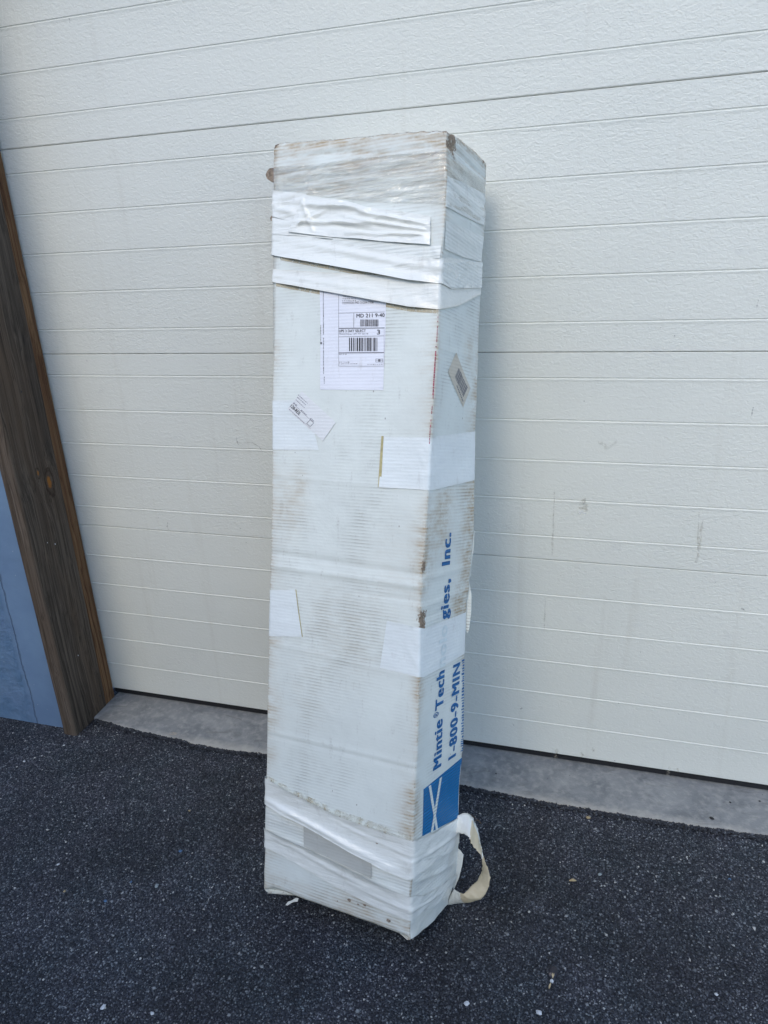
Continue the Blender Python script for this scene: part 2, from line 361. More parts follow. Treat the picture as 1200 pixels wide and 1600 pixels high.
# crumbly lip where the asphalt meets the sill
M2 = 9000; lx = rng.uniform(-1.72, 1.4, M2); ly = np.interp(lx, ex, ey) - np.abs(rng.normal(0, .007, M2)) + .0045*np.array([fbm(a*30, 9.2, 0, 2) for a in lx])
o = stones('asphalt_crumbs', np.stack([lx, ly, GZ+.002+rng.random(M2)*.006], 1), rng.uniform(.0018, .0045, M2), np.clip(rng.beta(1.3, 4, M2), 0, 1), .2)
tag(o, 'black asphalt crumbs along the front edge of the concrete sill', 'gravel', kind='stuff')

# ------------------------------------------------------------------ garage door
dz = 1.927; HC = CAM[2]
zz = [.50,.46,.401,.3414,.2832,.2241,.1838,.1485,.0887,.0286,-.0316,-.092,-.1325,-.1686,-.2289,-.2893,-.35,-.41,-.4498,-.5103,-.571,-.6316,-.6931,-.7531,-.8153]
Z = [HC+dz*a for a in zz]; joints = [0, 6, 12, 18, 24]
XL, XR = -1.745, 3.3
gd = empty('garage_door', (0, 0, 0)); tag(gd, 'wide white sectional garage door with thin horizontal grooves', 'garage door')
for a in range(4):
    zs = Z[joints[a]:joints[a+1]+1]; top, bot = zs[0], zs[-1]
    p = [(.003, top-.0006), (.0, top-.0022)]
    for zg in zs[1:-1]:
        p += [(0, zg+.0028), (.0019, zg+.0012), (.0019, zg-.0006), (-.0007, zg-.0026), (-.0005, zg-.005), (0, zg-.009)]
    p += [(0, bot+.003), (.0012, bot+.001), (.004, bot+.0004)]
    p += [(.045, bot+.0004), (.045, top-.0006)]
    V = [(XL, y, z) for y, z in p]+[(XR, y, z) for y, z in p]; k = len(p)
    Fc = [(i, (i+1) % k, (i+1) % k+k, i+k) for i in range(k)]+[tuple(range(k))[::-1], tuple(range(k, 2*k))]
    o = mesh_obj('door_section', V, Fc, DOOR, gd)
mb = MB(); mb.box((XL, .012, .004), (XR, .04, Z[-1]-.001)); mb.build('bottom_seal', GASKET, gd)
# marks on the door (px polylines in the photograph -> thin smears lying on the door face)
def door_mark(pts, wd, mat, name='scuff_mark', off=.0008):
    P = [unp(p, (0,1,0), -off) for p in pts]; V = []; Fc = []
    Q = []
    for i in range(len(P)-1):
        for t in np.linspace(0, 1, 7)[(0 if i == 0 else 1):]: Q.append(P[i]*(1-t)+P[i+1]*t)
    for i, q in enumerate(Q):
        d = Q[min(i+1, len(Q)-1)]-Q[max(i-1, 0)]; d /= np.linalg.norm(d)+1e-9; nn = np.array([-d[2], 0, d[0]])
        k = wd*.5*(.35+.9*random.random())*(.5+.5*math.sin(math.pi*(i+.5)/len(Q)))
        j = nn*wd*.4*(random.random()-.5); V += [q+nn*k+j, q-nn*k+j]
    for i in range(len(Q)-1): Fc.append((2*i, 2*i+1, 2*i+3, 2*i+2))
    return mesh_obj(name, V, Fc, mat, gd)
def smear(name, col, a):
    M = NM(name); v = M.mapping(); M.b.inputs['Base Color'].default_value = (*col, 1); M.b.inputs['Roughness'].default_value = .7
    M.l(M.ramp(M.noise(v, 120, 5, .7), [(.38, 0.), (.68, a)]), M.b.inputs['Alpha']); return M.m
FAINT = smear('faint_smear', (.45,.42,.34), .3); TANS = smear('tan_smear', (.45,.40,.31), .42); GREYS = smear('grey_smear', (.25,.25,.25), .75); DARKS = smear('dark_scratch', (.12,.10,.09), .95)
door_mark([(867,765),(865,800),(863,868)], .006, TANS); door_mark([(1098,812),(1094,845),(1088,880)], .009, TANS)
door_mark([(1092,800),(1090,860)], .005, TANS); door_mark([(852,935),(850,985)], .004, TANS)
door_mark([(905,795),(912,785),(918,800)], .022, TANS); door_mark([(903,803),(908,800),(916,802)], .008, smear('pale_dent', (.86,.87,.88), .9), 'dent')
door_mark([(369,683),(371,692),(373,695)], .0035, DARKS); door_mark([(371,692),(395,692),(405,698),(410,706)], .0016, DARKS)
door_mark([(1185,468),(1182,482)], .003, GREYS); door_mark([(1177,636),(1174,650)], .003, GREYS)
door_mark([(934,690),(950,700),(965,690)], .012, FAINT); door_mark([(108,28),(109,36)], .003, GREYS)
door_mark([(812,1107),(814,1108),(816,1106)], .004, DARKS); door_mark([(800,1130),(803,1134)], .004, GREYS)
for p in [(869,1170),(909,1175),(926,1168),(1045,1198),(1059,1200),(868,1178),(1043,1205)]:
    door_mark([p, (p[0]+1, p[1]+7)], .012, TANS)
for p in [(912,626),(1032,511),(1117,909),(1172,953),(1030,1127),(1060,1115),(960,1188),(966,1098),(1086,155),(1054,524),(135,563),(247,808),(384,847),(375,825),(1000,1018),(1082,1060)]:
    door_mark([p, (p[0]+1.3, p[1]+1.5)], .0028, DARKS)
door_mark([(262,816),(261,823),(264,828)], .003, GREYS); door_mark([(1158,950),(1164,954)], .005, GREYS)

# ------------------------------------------------------------------ wooden post (jamb) and walls
def board(name, x0, x1, y0, y1, z0, z1, mats, parent, nz=90, wob=.0015, slope=0., seed=0, foot=0.):
    """plank, cross-section rounded at its four corners, edges worn; slope shifts y1 with height"""
    r = .004; V = []; Fc = []; mi = []
    ring = [(x0+r,y0),(x1-r,y0),(x1,y0+r),(x1,y1-r),(x1-r,y1),(x0+r,y1),(x0,y1-r),(x0,y0+r)]
    for i in range(nz+1):
        z = z0+(z1-z0)*i/nz
        for k, (x, y) in enumerate(ring):
            zz_ = z + (foot*(.004*k if i == 0 else 0))
            sx_ = wob*fbm(z*5+k, seed+k*3.3, 0, 3); V.append((x+sx_, y+wob*fbm(z*6, seed+k*2.1, 5, 3)+(slope*(z-z0) if y > (y0+y1)/2 else 0), zz_))
    for i in range(nz):
        for k in range(8):
            a = i*8+k; b = i*8+(k+1) % 8; Fc.append((a, b, b+8, a+8)); mi.append(1 if k in (0, 7, 1) and len(mats) > 1 else 0)
    Fc.append(tuple(range(8))[::-1]); mi.append(0); Fc.append(tuple(nz*8+k for k in range(8))); mi.append(0)
    return mesh_obj(name, V, Fc, mats, parent, False, mi)
post = empty('wooden_post', (-1.76, -.12, GZ)); tag(post, 'weathered brown wooden post with an orange knot beside the white door', 'post')
def child_world(o, parent): o.parent = parent; o.matrix_parent_inverse = Matrix.Translation(-parent.location); return o
bpy.context.view_layer.update()
for nm, args, mt, kw in (('plank', (-1.789, -1.733, -.243, -.062, GZ-.002, 3.2), [WOOD, WOODF], dict(seed=1, slope=.010)),
                     ('door_stop', (-1.789, -1.7355, -.0585, -.006, GZ+.004, 3.2), [WOODS], dict(seed=7, slope=.0))):
    o = board(nm, *args, mt, None, **kw); child_world(o, post)
for (p, r) in (((86,850),.0018), ((122,1024),.0016), ((156,1087),.003), ((33,612),.0024), ((74,848),.0013)):
    P = unp(p, (1,0,0), -1.7325); mb = MB()
    mb.add([(P[0]+.0006, P[1]+r*math.cos(a)*1.0, P[2]+r*1.6*math.sin(a)) for a in np.linspace(0, 6.283, 9)[:-1]], [tuple(range(8))])
    o = mb.build('nail_hole', INK if p in ((156,1087),(33,612)) else PAPER); child_world(o, post)
bw = MB(); bw.box((-6.5, -.213, GZ-.02), (-1.7895, .3, 2.9)); o = bw.build('blue_wall', BLUEW); tag(o, 'blue painted masonry wall left of the wooden post', 'wall')
hw = MB(); hw.box((-6.5, -.205, 2.905), (7., .3, 3.9)); hw.box((3.32, -.205, GZ-.02), (7., .3, 2.9)); hw.box((-1.7, -.19, 2.56), (3.3, .3, 2.9))
# ------------------------------------------------------------------ box geometry
BO = np.array([-0.73957767, -0.74007426, 0.05828605]); ra, rb_, rc = -0.16035443, -0.28095673, -0.04581127
def rotm(a, b, c):
    ca, sa = math.cos(a), math.sin(a); cb, sb = math.cos(b), math.sin(b); cc, sc = math.cos(c), math.sin(c)
    return np.array([[ca,-sa,0],[sa,ca,0],[0,0,1]]) @ np.array([[1,0,0],[0,cb,-sb],[0,sb,cb]]) @ np.array([[cc,0,sc],[0,1,0],[-sc,0,cc]])
MR = rotm(ra, rb_, rc)
def plane_local(p, n, c):
    nw = MR @ np.asarray(n, float); return MR.T @ (unp(p, nw, nw@BO + c) - BO)
DEP = .22
FLp = [(427,225),(425,259),(425,480),(424.5,700),(423.7,803),(421.5,900),(419.6,990),(418,1075),(416,1180),(413.6,1290),(411,1393)]
FRp = [(698,204),(697.6,275),(696,338),(690,402),(687.5,443),(686.6,484),(685,519),(678.7,617),(674,668),(669,768),(664.4,844),(659.7,892),(657,946),(656,981),(655,1060),(651.7,1180),(645.4,1275),(644,1370),(641,1402),(641,1468)]
RBp = [(761,252),(759.4,338),(754.6,408),(751.5,484),(750,503),(747.7,567),(745,630),(742.6,681),(742,757),(741,826),(735,900),(729,956),(727,1027),(724.6,1167),(719,1226),(717.5,1271),(716.6,1316),(713.5,1370),(706,1398)]
def edge_curve(L, c):
    P = np.array([plane_local(p, (0,1,0), c)[[0,2]] for p in L])[::-1]; return P[:,1], P[:,0]
FLw, FLx = edge_curve(FLp, 0); FRw, FRx = edge_curve(FRp, 0); RBw, RBx = edge_curve(RBp, DEP)
def corners(w):
    a = np.interp(w, FLw, FLx); b = np.interp(w, FRw, FRx); c = np.interp(w, RBw, RBx)
    return [(a+.015, DEP), (a, 0.), (b, 0.), (c, DEP), (a+.015, DEP)]
def seg(w):
    P = corners(w); L = [math.dist(P[i], P[i+1]) for i in range(4)]; return P, L
RAD = .006
def S0(s, w):
    """perimeter position s (0 = front right edge, negative on the front face) -> x, y, nx, ny"""
    P, L = seg(w); s += L[0]+L[1]; i = 0
    while i < 3 and s > L[i]: s -= L[i]; i += 1
    def dr(k): 
        k %= 4; return ((P[k+1][0]-P[k][0])/L[k], (P[k+1][1]-P[k][1])/L[k])
    e = dr(i)
    for (dist, e0, e1, Q) in ((s, dr(i-1), e, P[i]), (s-L[i], e, dr(i+1), P[i+1])):
        if abs(dist) < RAD:
            t = (dist+RAD)/(2*RAD); a = (Q[0]-e0[0]*RAD, Q[1]-e0[1]*RAD); b = (Q[0]+e1[0]*RAD, Q[1]+e1[1]*RAD)
            x = (1-t)**2*a[0]+2*t*(1-t)*Q[0]+t*t*b[0]; y = (1-t)**2*a[1]+2*t*(1-t)*Q[1]+t*t*b[1]
            tx = (1-t)*e0[0]+t*e1[0]; ty = (1-t)*e0[1]+t*e1[1]; l = math.hypot(tx, ty); return x, y, ty/l, -tx/l
    return P[i][0]+e[0]*s, P[i][1]+e[1]*s, e[1], -e[0]
def px2sw(p):
    fx = float(np.interp(p[1], [q[1] for q in FRp], [q[0] for q in FRp]))
    if p[0] <= fx:
        L = plane_local(p, (0,1,0), 0); return (L[0]-float(np.interp(L[2], FRw, FRx)), L[2])
    w_ = 1.
    for _ in range(14):
        b = np.interp(w_, FRw, FRx); c = np.interp(w_, RBw, RBx); k = (c-b)/DEP
        n = np.array([1, -k, 0.]); L = plane_local_n(p, n, b); w_ = L[2]
    return (L[1]*math.sqrt(1+k*k), L[2])
def plane_local_n(p, n, c):
    nw = MR @ n; return MR.T @ (unp(p, nw, nw@BO + c) - BO)
crease = []
def add_crease(a, b, amp, wid): crease.append((px2sw(a), px2sw(b), amp, wid))
def bulge(s, w):
    v = .0026*fbm(s*4, w*2.2, 3, 2) + .0011*fbm(s*17, w*13, 8, 2)
    for (s0, w0), (s1, w1), amp, wid in crease:
        if min(s0, s1)-.01 <= s <= max(s0, s1)+.01:
            wc = w0+(w1-w0)*(s-s0)/(s1-s0); d = (w-wc)/wid
            if abs(d) < 4: v += amp*math.exp(-d*d)*(.7+.5*fbm(s*20, 2, 0, 1))
    # crumpled top
    tt = sm(1.55, 1.86, w); v += tt*(.0022*fbm(s*5, w*70, 1, 2)-.0022*max(0, 1-abs(fbm(s*3.2, w*34+s*2, 9, 2))*9))
    bb = sm(.30, .0, w); v += bb*.0035*fbm(s*9, w*16, 6, 2)
    # worn right front edge
    if abs(s) < .02: v -= .003*sm(.02, 0, abs(s))*max(0, fbm(w*22, 5, 0, 3)+.1)
    return v
def SURF(s, w, off=0.):
    x, y, nx, ny = S0(s, w); o = off+bulge(s, w); return (x+nx*o, y+ny*o, w)
add_crease((424,864),(660,899), -.0030, .009); add_crease((424,884),(660,917), .0034, .008)
add_crease((424,1004),(655,1062), .0012, .006); add_crease((424,1143),(652,1196), .0014, .006); add_crease((424,1149),(652,1202), -.0012, .005)
add_crease((424,742),(668,768), .0010, .005); add_crease((560,925),(657,940), -.0014, .006)
add_crease((660,905),(736,884), .0018, .008); add_crease((658,950),(732,920), .0018, .007); add_crease((652,1240),(722,1180), -.001, .006)
add_crease((656,968),(730,940), -.0016, .006); add_crease((690,545),(750,560), .0012, .006)
bt = [px2sw(p) for p in [(411,1394),(427,1391),(462,1404),(525,1426),(580,1446),(635,1467)]]
sb = [px2sw(p) for p in [(645,1469.5),(660,1467),(671,1459),(674,1445),(688,1430),(700,1415)]]
def w_bot(s):
    if s < bt[0][0]: return bt[0][1]-.002
    if s <= bt[-1][0]: return float(np.interp(s, [q[0] for q in bt], [q[1] for q in bt]))
    w_ = float(np.interp(s, [bt[-1][0], .0, .05, .22, .24, .6], [bt[-1][1], -.002, -.012, .012, .014, .0]))
    return w_
tp = [px2sw(p) for p in [(427,226),(435,223),(527,217),(622,207),(696,203)]]
ts = [px2sw(p) for p in [(703,207),(712,211),(742,234),(759,253)]]
tpl = tp+ts
def w_top(s):
    b = float(np.interp(s, [q[0] for q in tpl], [q[1] for q in tpl])) if s < .3 else 1.86
    return b + .0035*fbm(s*60, 3, 0, 2)
print('bottom', bt, sb, 'top', tpl)
BR = Matrix([list(MR[i]) for i in range(3)])
box = empty('cardboard_box', tuple(BO), BR); tag(box, 'tall battered white cardboard shipping box leaning against the garage door', 'box')
P_, L_ = seg(1.)
smin, smax = -(L_[0]+L_[1]), L_[2]+L_[3]
scol = sorted(set(np.round(np.concatenate([np.linspace(smin, -L_[1]-.01, 14), -L_[1]+np.linspace(-.01, .01, 9), np.linspace(-L_[1]+.014, -.012, 70), np.linspace(-.01, .01, 11), np.linspace(.014, L_[2]-.01, 36), L_[2]+np.linspace(-.008, .008, 7), np.linspace(L_[2]+.02, smax-.002, 24)]), 5)))
NW = 420; V = []; Fc = []; dirt = []; torn = []
torn_px = [((706,210),.032,1.), ((757,250),.014,.7), ((662,885),.013,.75), ((660,972),.020,1.), ((430,226),.010,.8), ((414,1388),.010,.5), ((657,960),.010,.8), ((427,255),.006,.6), ((735,955),.006,.6), ((655,1010),.006,.6), ((692,395),.006,.55), ((686,440),.007,.55)]
torn_sw = [(px2sw(p), r, a) for p, r, a in torn_px]
dirt_px = [((452,790),.045,.45), ((426,1110),.03,.5), ((732,962),.05,1.2), ((738,700),.035,.5), ((735,880),.035,.55), ((690,800),.04,.4), ((640,1275),.03,.8), ((600,900),.09,.15), ((650,1440),.05,.5), ((740,620),.03,.35), ((470,755),.02,.35), ((735,545),.03,.5), ((738,790),.05,.7), ((737,850),.05,.7), ((715,955),.04,.9), ((741,720),.04,.8), ((700,215),.05,.5), ((560,212),.05,.5), ((470,222),.04,.5), ((700,760),.05,.4), ((668,820),.03,.4), ((664,870),.03,.5), ((655,1080),.02,.5), ((648,1250),.02,.8), ((428,560),.02,.35), ((426,1000),.025,.3), ((510,975),.07,.22), ((560,1010),.05,.2), ((480,1090),.06,.15), ((745,600),.02,.5), ((690,830),.03,.45), ((425,1180),.02,.4), ((421,1330),.02,.4), ((560,1430),.06,.45), ((700,1380),.04,.5)]
dirt_sw = [(px2sw(p), r, a) for p, r, a in dirt_px]
def fields(s, w, P=None, L=None):
    _, L = seg(w)
    de = min(abs(s), abs(s+L[1]), abs(s-L[2])); d = 1.0*math.exp(-de/.007)*(.35+.8*max(0, fbm(w*6, s, 2, 3)+.35))
    d += .6*math.exp(-de/.035)*max(0, fbm(w*5, s*9, 4, 3)+.25)
    wt = w_top(s)-w; d += 1.1*math.exp(-max(0, wt)/.012) + .30*sm(.25, .0, wt)*max(0, fbm(s*5, w*45, 6, 2)+.15)*2
    wb = w-w_bot(s); d += .40*math.exp(-max(0, wb)/.03)
    t = 0.
    for (cs, cw), r, a in torn_sw:
        q = math.hypot(s-cs, (w-cw)*.55)
        if q < 3*r: t = max(t, a*math.exp(-(q/r)**2)*.86)
    for (cs, cw), r, a in dirt_sw:
        q = math.hypot(s-cs, (w-cw)*.6)
        if q < 3*r: d += a*math.exp(-(q/r)**2)
    if wt < .20:
        d += .8*sm(.2, .03, wt)*max(0, 1-abs(fbm(s*3.2, w*34+s*2, 9, 2))*11)*(.4+.8*max(0, fbm(s*7, w*5, 3, 2)+.4))
    if -L[1] < s < 0: d += .34*sm(.085, .02, wb)*(.6+.5*fbm(s*6, w*20, 2, 2))
    t = max(t, .50*math.exp(-max(0, wt)/.004), .42*math.exp(-abs(s)/.003)*sm(1.3, 1., w)*(1 if w > .12 else 0))
    return min(1, d), t
nc = len(scol)
for j in range(NW+1):
    t = j/NW
    for s in scol:
        w0, w1 = w_bot(s), w_top(s); w_ = w0+t*(w1-w0)
        off = 0.; d = w_-w0; R0 = .016
        if d < R0: off -= R0*(1-math.sqrt(max(0, 1-(1-d/R0)**2)))*.8
        dt = w1-w_
        if dt < .005: off -= (.005-dt)*.5
        V.append(SURF(s, w_, off)); a, b = fields(s, w_); dirt.append(a); torn.append(b)
for j in range(NW):
    for i in range(nc):
        a = j*nc+i; b = j*nc+(i+1) % nc; Fc.append((a, b, b+nc, a+nc))
def cap(row, zoff, flip):
    k = len(V); ring = [V[row*nc+i] for i in range(nc)]
    cx = sum(p[0] for p in ring)/nc; cy = sum(p[1] for p in ring)/nc; cz = sum(p[2] for p in ring)/nc
    for p in ring: V.append((cx+(p[0]-cx)*.985, cy+(p[1]-cy)*.97, p[2]+zoff)); dirt.append(.5); torn.append(.3)
    V.append((cx, cy, cz+zoff)); dirt.append(.5); torn.append(.3)
    for i in range(nc):
        j = (i+1) % nc; q = (row*nc+i, row*nc+j, k+j, k+i); tq = (k+i, k+j, k+nc)
        Fc.append(q[::-1] if flip else q); Fc.append(tq[::-1] if flip else tq)
cap(0, -.0005, True); cap(NW, -.004, False)
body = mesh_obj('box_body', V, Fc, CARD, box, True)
for nm, arr in (('dirt', dirt), ('torn', torn)):
    a = body.data.attributes.new(nm, 'FLOAT', 'POINT'); a.data.foreach_set('value', np.array(arr, np.float32))
wz = [(BO+MR@np.array(v))[2] for v in V]; wy = [(BO+MR@np.array(v))[1] for v in V]
print('box min z', min(wz), 'max y', max(wy))
# ---- decals
def resample(curve, n):
    P = np.array(curve); d = np.concatenate([[0], np.cumsum(np.hypot(*(np.diff(P, axis=0).T)))]); t = np.linspace(0, d[-1], n)
    return np.stack([np.interp(t, d, P[:,0]), np.interp(t, d, P[:,1])], 1)
def ext(curve, left=0., right=0.):
    c = list(curve)
    if left: (s0, w0), (s1, w1) = c[0], c[1]; k = (w1-w0)/(s1-s0+1e-9); c = [(s0-left, w0-k*left*.5)]+c
    if right: (s0, w0), (s1, w1) = c[-1], c[-2]; c = c+[(s0+right, w0+(w0-w1)/(s0-s1+1e-9)*right*.5)]
    return c
def sheet(name, top, bot, mat, off=.0008, lift_b=0., lift_t=0., wr=.0004, wf=(14, 60), folds=(), left=0., right=0., px=True, parent=None, ns=None, nv=None, dirty=0., dirt_edge=0., label=None):
    """adhesive sheet lying on the box: top and bottom outlines (photograph pixels -> box surface)"""
    if px: top = [px2sw(p) for p in top]; bot = [px2sw(p) for p in bot]
    top = ext(top, left, right); bot = ext(bot, left, right)
    span = top[-1][0]-top[0][0]; ns = ns or max(8, int(abs(span)/.004)); 
    hgt = abs(np.mean([t[1] for t in top])-np.mean([t[1] for t in bot])); nv = nv or max(6, int(hgt/.0035))
    A_ = resample(top, ns); B_ = resample(bot, ns); V = []; Fc = []; dd = []
    sd_ = random.random()*50
    for i in range(ns):
        for j in range(nv+1):
            v = j/nv; s = A_[i][0]*(1-v)+B_[i][0]*v; w_ = A_[i][1]*(1-v)+B_[i][1]*v
            hug = (.12+.88*sm(.0, .06, -s)) * (.15+.85*sm(.43, .36, -s)); near = math.exp(-(s/.045)**2)
            o = off + near*.0022*max(0, fbm(s*55+w_*18, w_*26, sd_, 2)) + hug*lift_b*max(0, (v-.45)/.55)**2*(.55+.7*fbm(s*7+sd_, 0, 0, 2)+.3) + hug*lift_t*max(0, (.4-v)/.4)**2
            o += wr*(1+fbm(s*wf[0]+sd_, w_*wf[1]-s*12, sd_, 3)*2)
            for (va, vb, amp, wd, ta, tb) in folds:      # long folds running along the sheet
                t = i/(ns-1)
                if ta <= t <= tb:
                    q = (v-(va+(vb-va)*(t-ta)/(tb-ta)))/wd; o += amp*math.exp(-q*q)*math.sin(math.pi*(t-ta)/(tb-ta))**.5
            o = max(o, off*.6)
            V.append(SURF(s, w_, o)); e = min(v, 1-v); dd.append(min(1, dirty*max(0, .3+fbm(s*8, w_*8, 3, 3)*1.6) + dirt_edge*math.exp(-e*hgt/.004)))
    m = nv+1
    for i in range(ns-1):
        for j in range(nv): Fc.append((i*m+j, i*m+j+1, (i+1)*m+j+1, (i+1)*m+j))
    o = mesh_obj(name, V, Fc, mat, parent or box, True)
    a = o.data.attributes.new('dirt', 'FLOAT', 'POINT'); a.data.foreach_set('value', np.array(dd, np.float32))
    if label: o['label'] = label
    return o
def Z1(L): return [(400+.3167*x, 180+.3167*y) for x, y in L]
def Z2(L): return [(400+.3167*x, 440+.3167*y) for x, y in L]
def Z3(L): return [(400+.3167*x, 740+.3167*y) for x, y in L]
def Z4(L): return [(400+.3167*x, 1180+.3167*y) for x, y in L]
FB = .00
# --- top tapes
sheet('clear_tape', Z1([(82,255),(300,240),(600,200),(935,175)]), Z1([(82,420),(300,400),(600,430),(930,440)]), CLEAR, .0007, wr=.0008, wf=(5, 110))
sheet('clear_tape', Z1([(948,210),(1030,250),(1130,330)]), Z1([(942,440),(1030,480),(1122,540)]), CLEAR, .0007, wr=.0008, wf=(5, 110))
sheet('tape_strip', Z1([(82,760),(330,775),(760,800),(900,815),(925,835),(970,856),(1108,853)]), Z1([(82,824),(104,829),(400,882),(760,948),(903,958),(1000,940),(1108,882)]), TAPE, .0012, lift_b=.0085, wr=.0006, left=.02, dirt_edge=.25, folds=((.5,.6,.0025,.14,0.,.6),))
sheet('tape_strip', Z1([(82,592),(270,602),(520,645),(730,690),(905,712),(930,700),(1112,728)]), Z1([(82,692),(160,708),(330,738),(760,818),(903,830),(960,857),(1108,852)]), TAPE, .0024, lift_b=.0100, wr=.0008, left=.02, folds=((.15,.20,-.0016,.10,.15,.65),(.30,.36,.003,.16,.1,.8)))
sheet('tape_strip', Z1([(82,372),(160,380),(250,388)]), Z1([(82,500),(150,520),(235,540)]), TAPE, .0012, wr=.0012, wf=(30,60), left=.02, folds=((.6,.7,.003,.1,0.,1.),))
sheet('tape_strip', Z1([(82,505),(235,540),(380,600)]), Z1([(82,590),(200,596),(380,612)]), TAPE, .0016, lift_b=.001, wr=.0008, left=.02)
sheet('tape_strip', Z1([(380,598),(600,612),(745,640),(915,640)]), Z1([(380,622),(620,675),(745,698),(908,708)]), TAPE2, .0014, wr=.0006)
sheet('crumpled_tape', Z1([(235,393),(330,412),(450,425),(550,455),(700,475),(862,500)]), Z1([(165,580),(380,604),(500,612),(640,626),(760,634),(862,642)]), TAPE, .0026, lift_b=.003, wr=.0017, wf=(18,50),
      folds=((.25,.08,.009,.07,.0,.55),(.72,.50,.008,.05,.0,.60),(.60,.80,-.004,.06,.15,.8),(.42,.50,.008,.04,.35,.97),(.86,.66,.006,.045,.40,.97),(.18,.30,.007,.05,.45,.98),(.95,.30,.006,.03,.0,.22),(.1,.9,.005,.05,.0,.18)))
sheet('tape_strip', Z1([(938,520),(1040,560),(1122,600)]), Z1([(928,660),(1020,700),(1112,725)]), TAPE2, .0010, wr=.0005)
sheet('tape_strip', Z1([(942,300),(1030,335),(1128,390)]), Z1([(935,450),(1030,500),(1122,545)]), TAPE2, .0012, wr=.0006)
sheet('tape_strip', Z1([(918,730),(1112,728)]), Z1([(912,800),(960,852),(1106,850)]), TAPE2, .0030, wr=.0014, wf=(40,30))
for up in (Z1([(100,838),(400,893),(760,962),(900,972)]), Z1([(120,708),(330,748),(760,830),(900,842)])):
    sheet('adhesive_stain_shade', [(x, y-9) for x, y in up], [(x, y+2.2) for x, y in up], GLUE, .0006 if up[0][1] > 440 else .0012, wr=.0001)  # yellowish shade beneath the tapes' lower edges, painted as adhesive-coloured strips
# --- middle patches
sheet('tape_patch', [(424,626),(480,624)], [(424,703),(498.5,703)], PATCH, .0007, left=.015, wr=.0001, dirt_edge=.15)
sheet('tape_patch', Z2([(628,762),(760,766),(880,770),(885,762),(1082,738)]), Z2([(607,1016),(760,1022),(862,1030),(875,1028),(1080,978)]), PATCH, .0008, wr=.0003, lift_b=.001, dirt_edge=.15)
sheet('aged_edge', Z2([(620,762),(631,762)]), Z2([(603,1014),(618,1018)]), GLUE2, .0013, wr=.0001)
sheet('tape_patch', [(420.6,922),(461.8,921)], [(419.6,994),(472,995)], PATCH, .0008, left=.015, wr=.0002, dirt_edge=.1)
sheet('aged_edge', [(461,921),(463,921)], [(471,995),(473.2,995)], GLUE2, .0006, wr=.0001)
sheet('tape_patch', [(605,969.6),(640,977),(657,981),(663,982),(728,956)], [(593.8,1043.4),(630,1052),(656,1058),(662,1058),(727.8,1020)], PATCH, .0008, wr=.0003, dirt_edge=.1)
# --- bottom tapes
sheet('adhesive_stain_shade', Z4([(58,100),(200,176),(400,268),(560,322),(766,396)]), Z4([(58,122),(200,206),(400,312),(560,372),(766,430)]), GLUEF, .0005, wr=.0001)
sheet('tape_strip', Z4([(775,418),(830,395),(900,368),(1001,303)]), Z4([(762,905),(800,880),(870,815),(945,735)]), TAPE2, .0008, wr=.0012, wf=(18,30), folds=((.2,.35,.003,.03,0.,1.),(.42,.5,.003,.025,0.,1.),(.7,.6,.002,.03,0.,1.)), dirty=.25)
sheet('tape_strip', Z4([(40,250),(240,335),(480,470),(760,620)]), Z4([(38,450),(240,555),(480,690),(758,815)]), TAPE2, .0007, wr=.0006, left=.015, dirty=.2)
sheet('box_patch', Z4([(238,333),(400,405),(572,520)]), Z4([(238,445),(400,520),(572,605)]), DIRTY, .0034, wr=.0004)
sheet('tape_strip', Z4([(60,365),(240,442),(480,562),(640,640),(768,690),(820,690),(985,585)]), Z4([(40,450),(150,500),(400,650),(640,770),(758,815),(820,770),(950,690)]), TAPE, .0024, lift_t=.008, wr=.0009, left=.015, folds=((.35,.4,.003,.1,.05,.6),(.6,.5,.003,.07,.4,.9)))
sheet('tape_strip', Z4([(58,113),(200,192),(400,292),(560,352),(775,420),(850,392),(1001,303)]), Z4([(36,232),(240,337),(480,472),(745,610),(775,600),(880,520),(998,430)]), TAPE, .0026, lift_b=.009, lift_t=.004, wr=.0010, left=.02, wf=(10,50), folds=((.80,.85,.005,.09,.0,.62),(.25,.45,.003,.06,.35,.75),(.1,.5,-.0015,.08,.3,.7),(.55,.6,.003,.05,.6,1.)))
for p, r in (((546,1406),.006),((570,1414),.0045),((607,1438),.006),((590,1316),.004),((528,1407),.002),((560,1413),.003)):
    s_, w_ = px2sw(p); pts = [SURF(s_+r*math.cos(a)*(.7+.5*random.random()), w_+r*.7*math.sin(a)*(.7+.5*random.random()), .0042 if p[1] < 1350 else .0018) for a in np.linspace(0, 6.283, 11)[:-1]]
    mb = MB(); mb.add(pts, [tuple(range(10))]); mb.build('puncture', KRAFT, box)
# loose loop of tape sticking out low on the right edge
oe = [(703,1268),(716.9,1273.5),(726,1270),(733.7,1272),(739.4,1279),(745,1293),(748.4,1304),(751,1320),(753,1326.5),(755,1336.6),(758.5,1348),(763,1358),(766,1371.5),(764,1385),(758.5,1397),(751.7,1405),(733.7,1410),(720,1411),(709,1412.5),(700,1414)]
ie = [(703,1306),(717.4,1302),(724.7,1303),(732.6,1307),(735,1314),(739,1322),(745,1329),(751,1335),(752.4,1338),(753.6,1342),(754,1350),(754,1360),(749.5,1369),(746,1377),(737,1384),(730,1392),(724,1397),(716,1394),(710,1389),(702,1402)]
od = [.21,.215,.225,.23,.23,.225,.215,.20,.19,.18,.165,.155,.15,.15,.15,.15,.16,.175,.19,.205]
idp = [.20,.20,.19,.18,.17,.17,.17,.17,.175,.185,.19,.19,.185,.175,.165,.155,.15,.165,.185,.205]
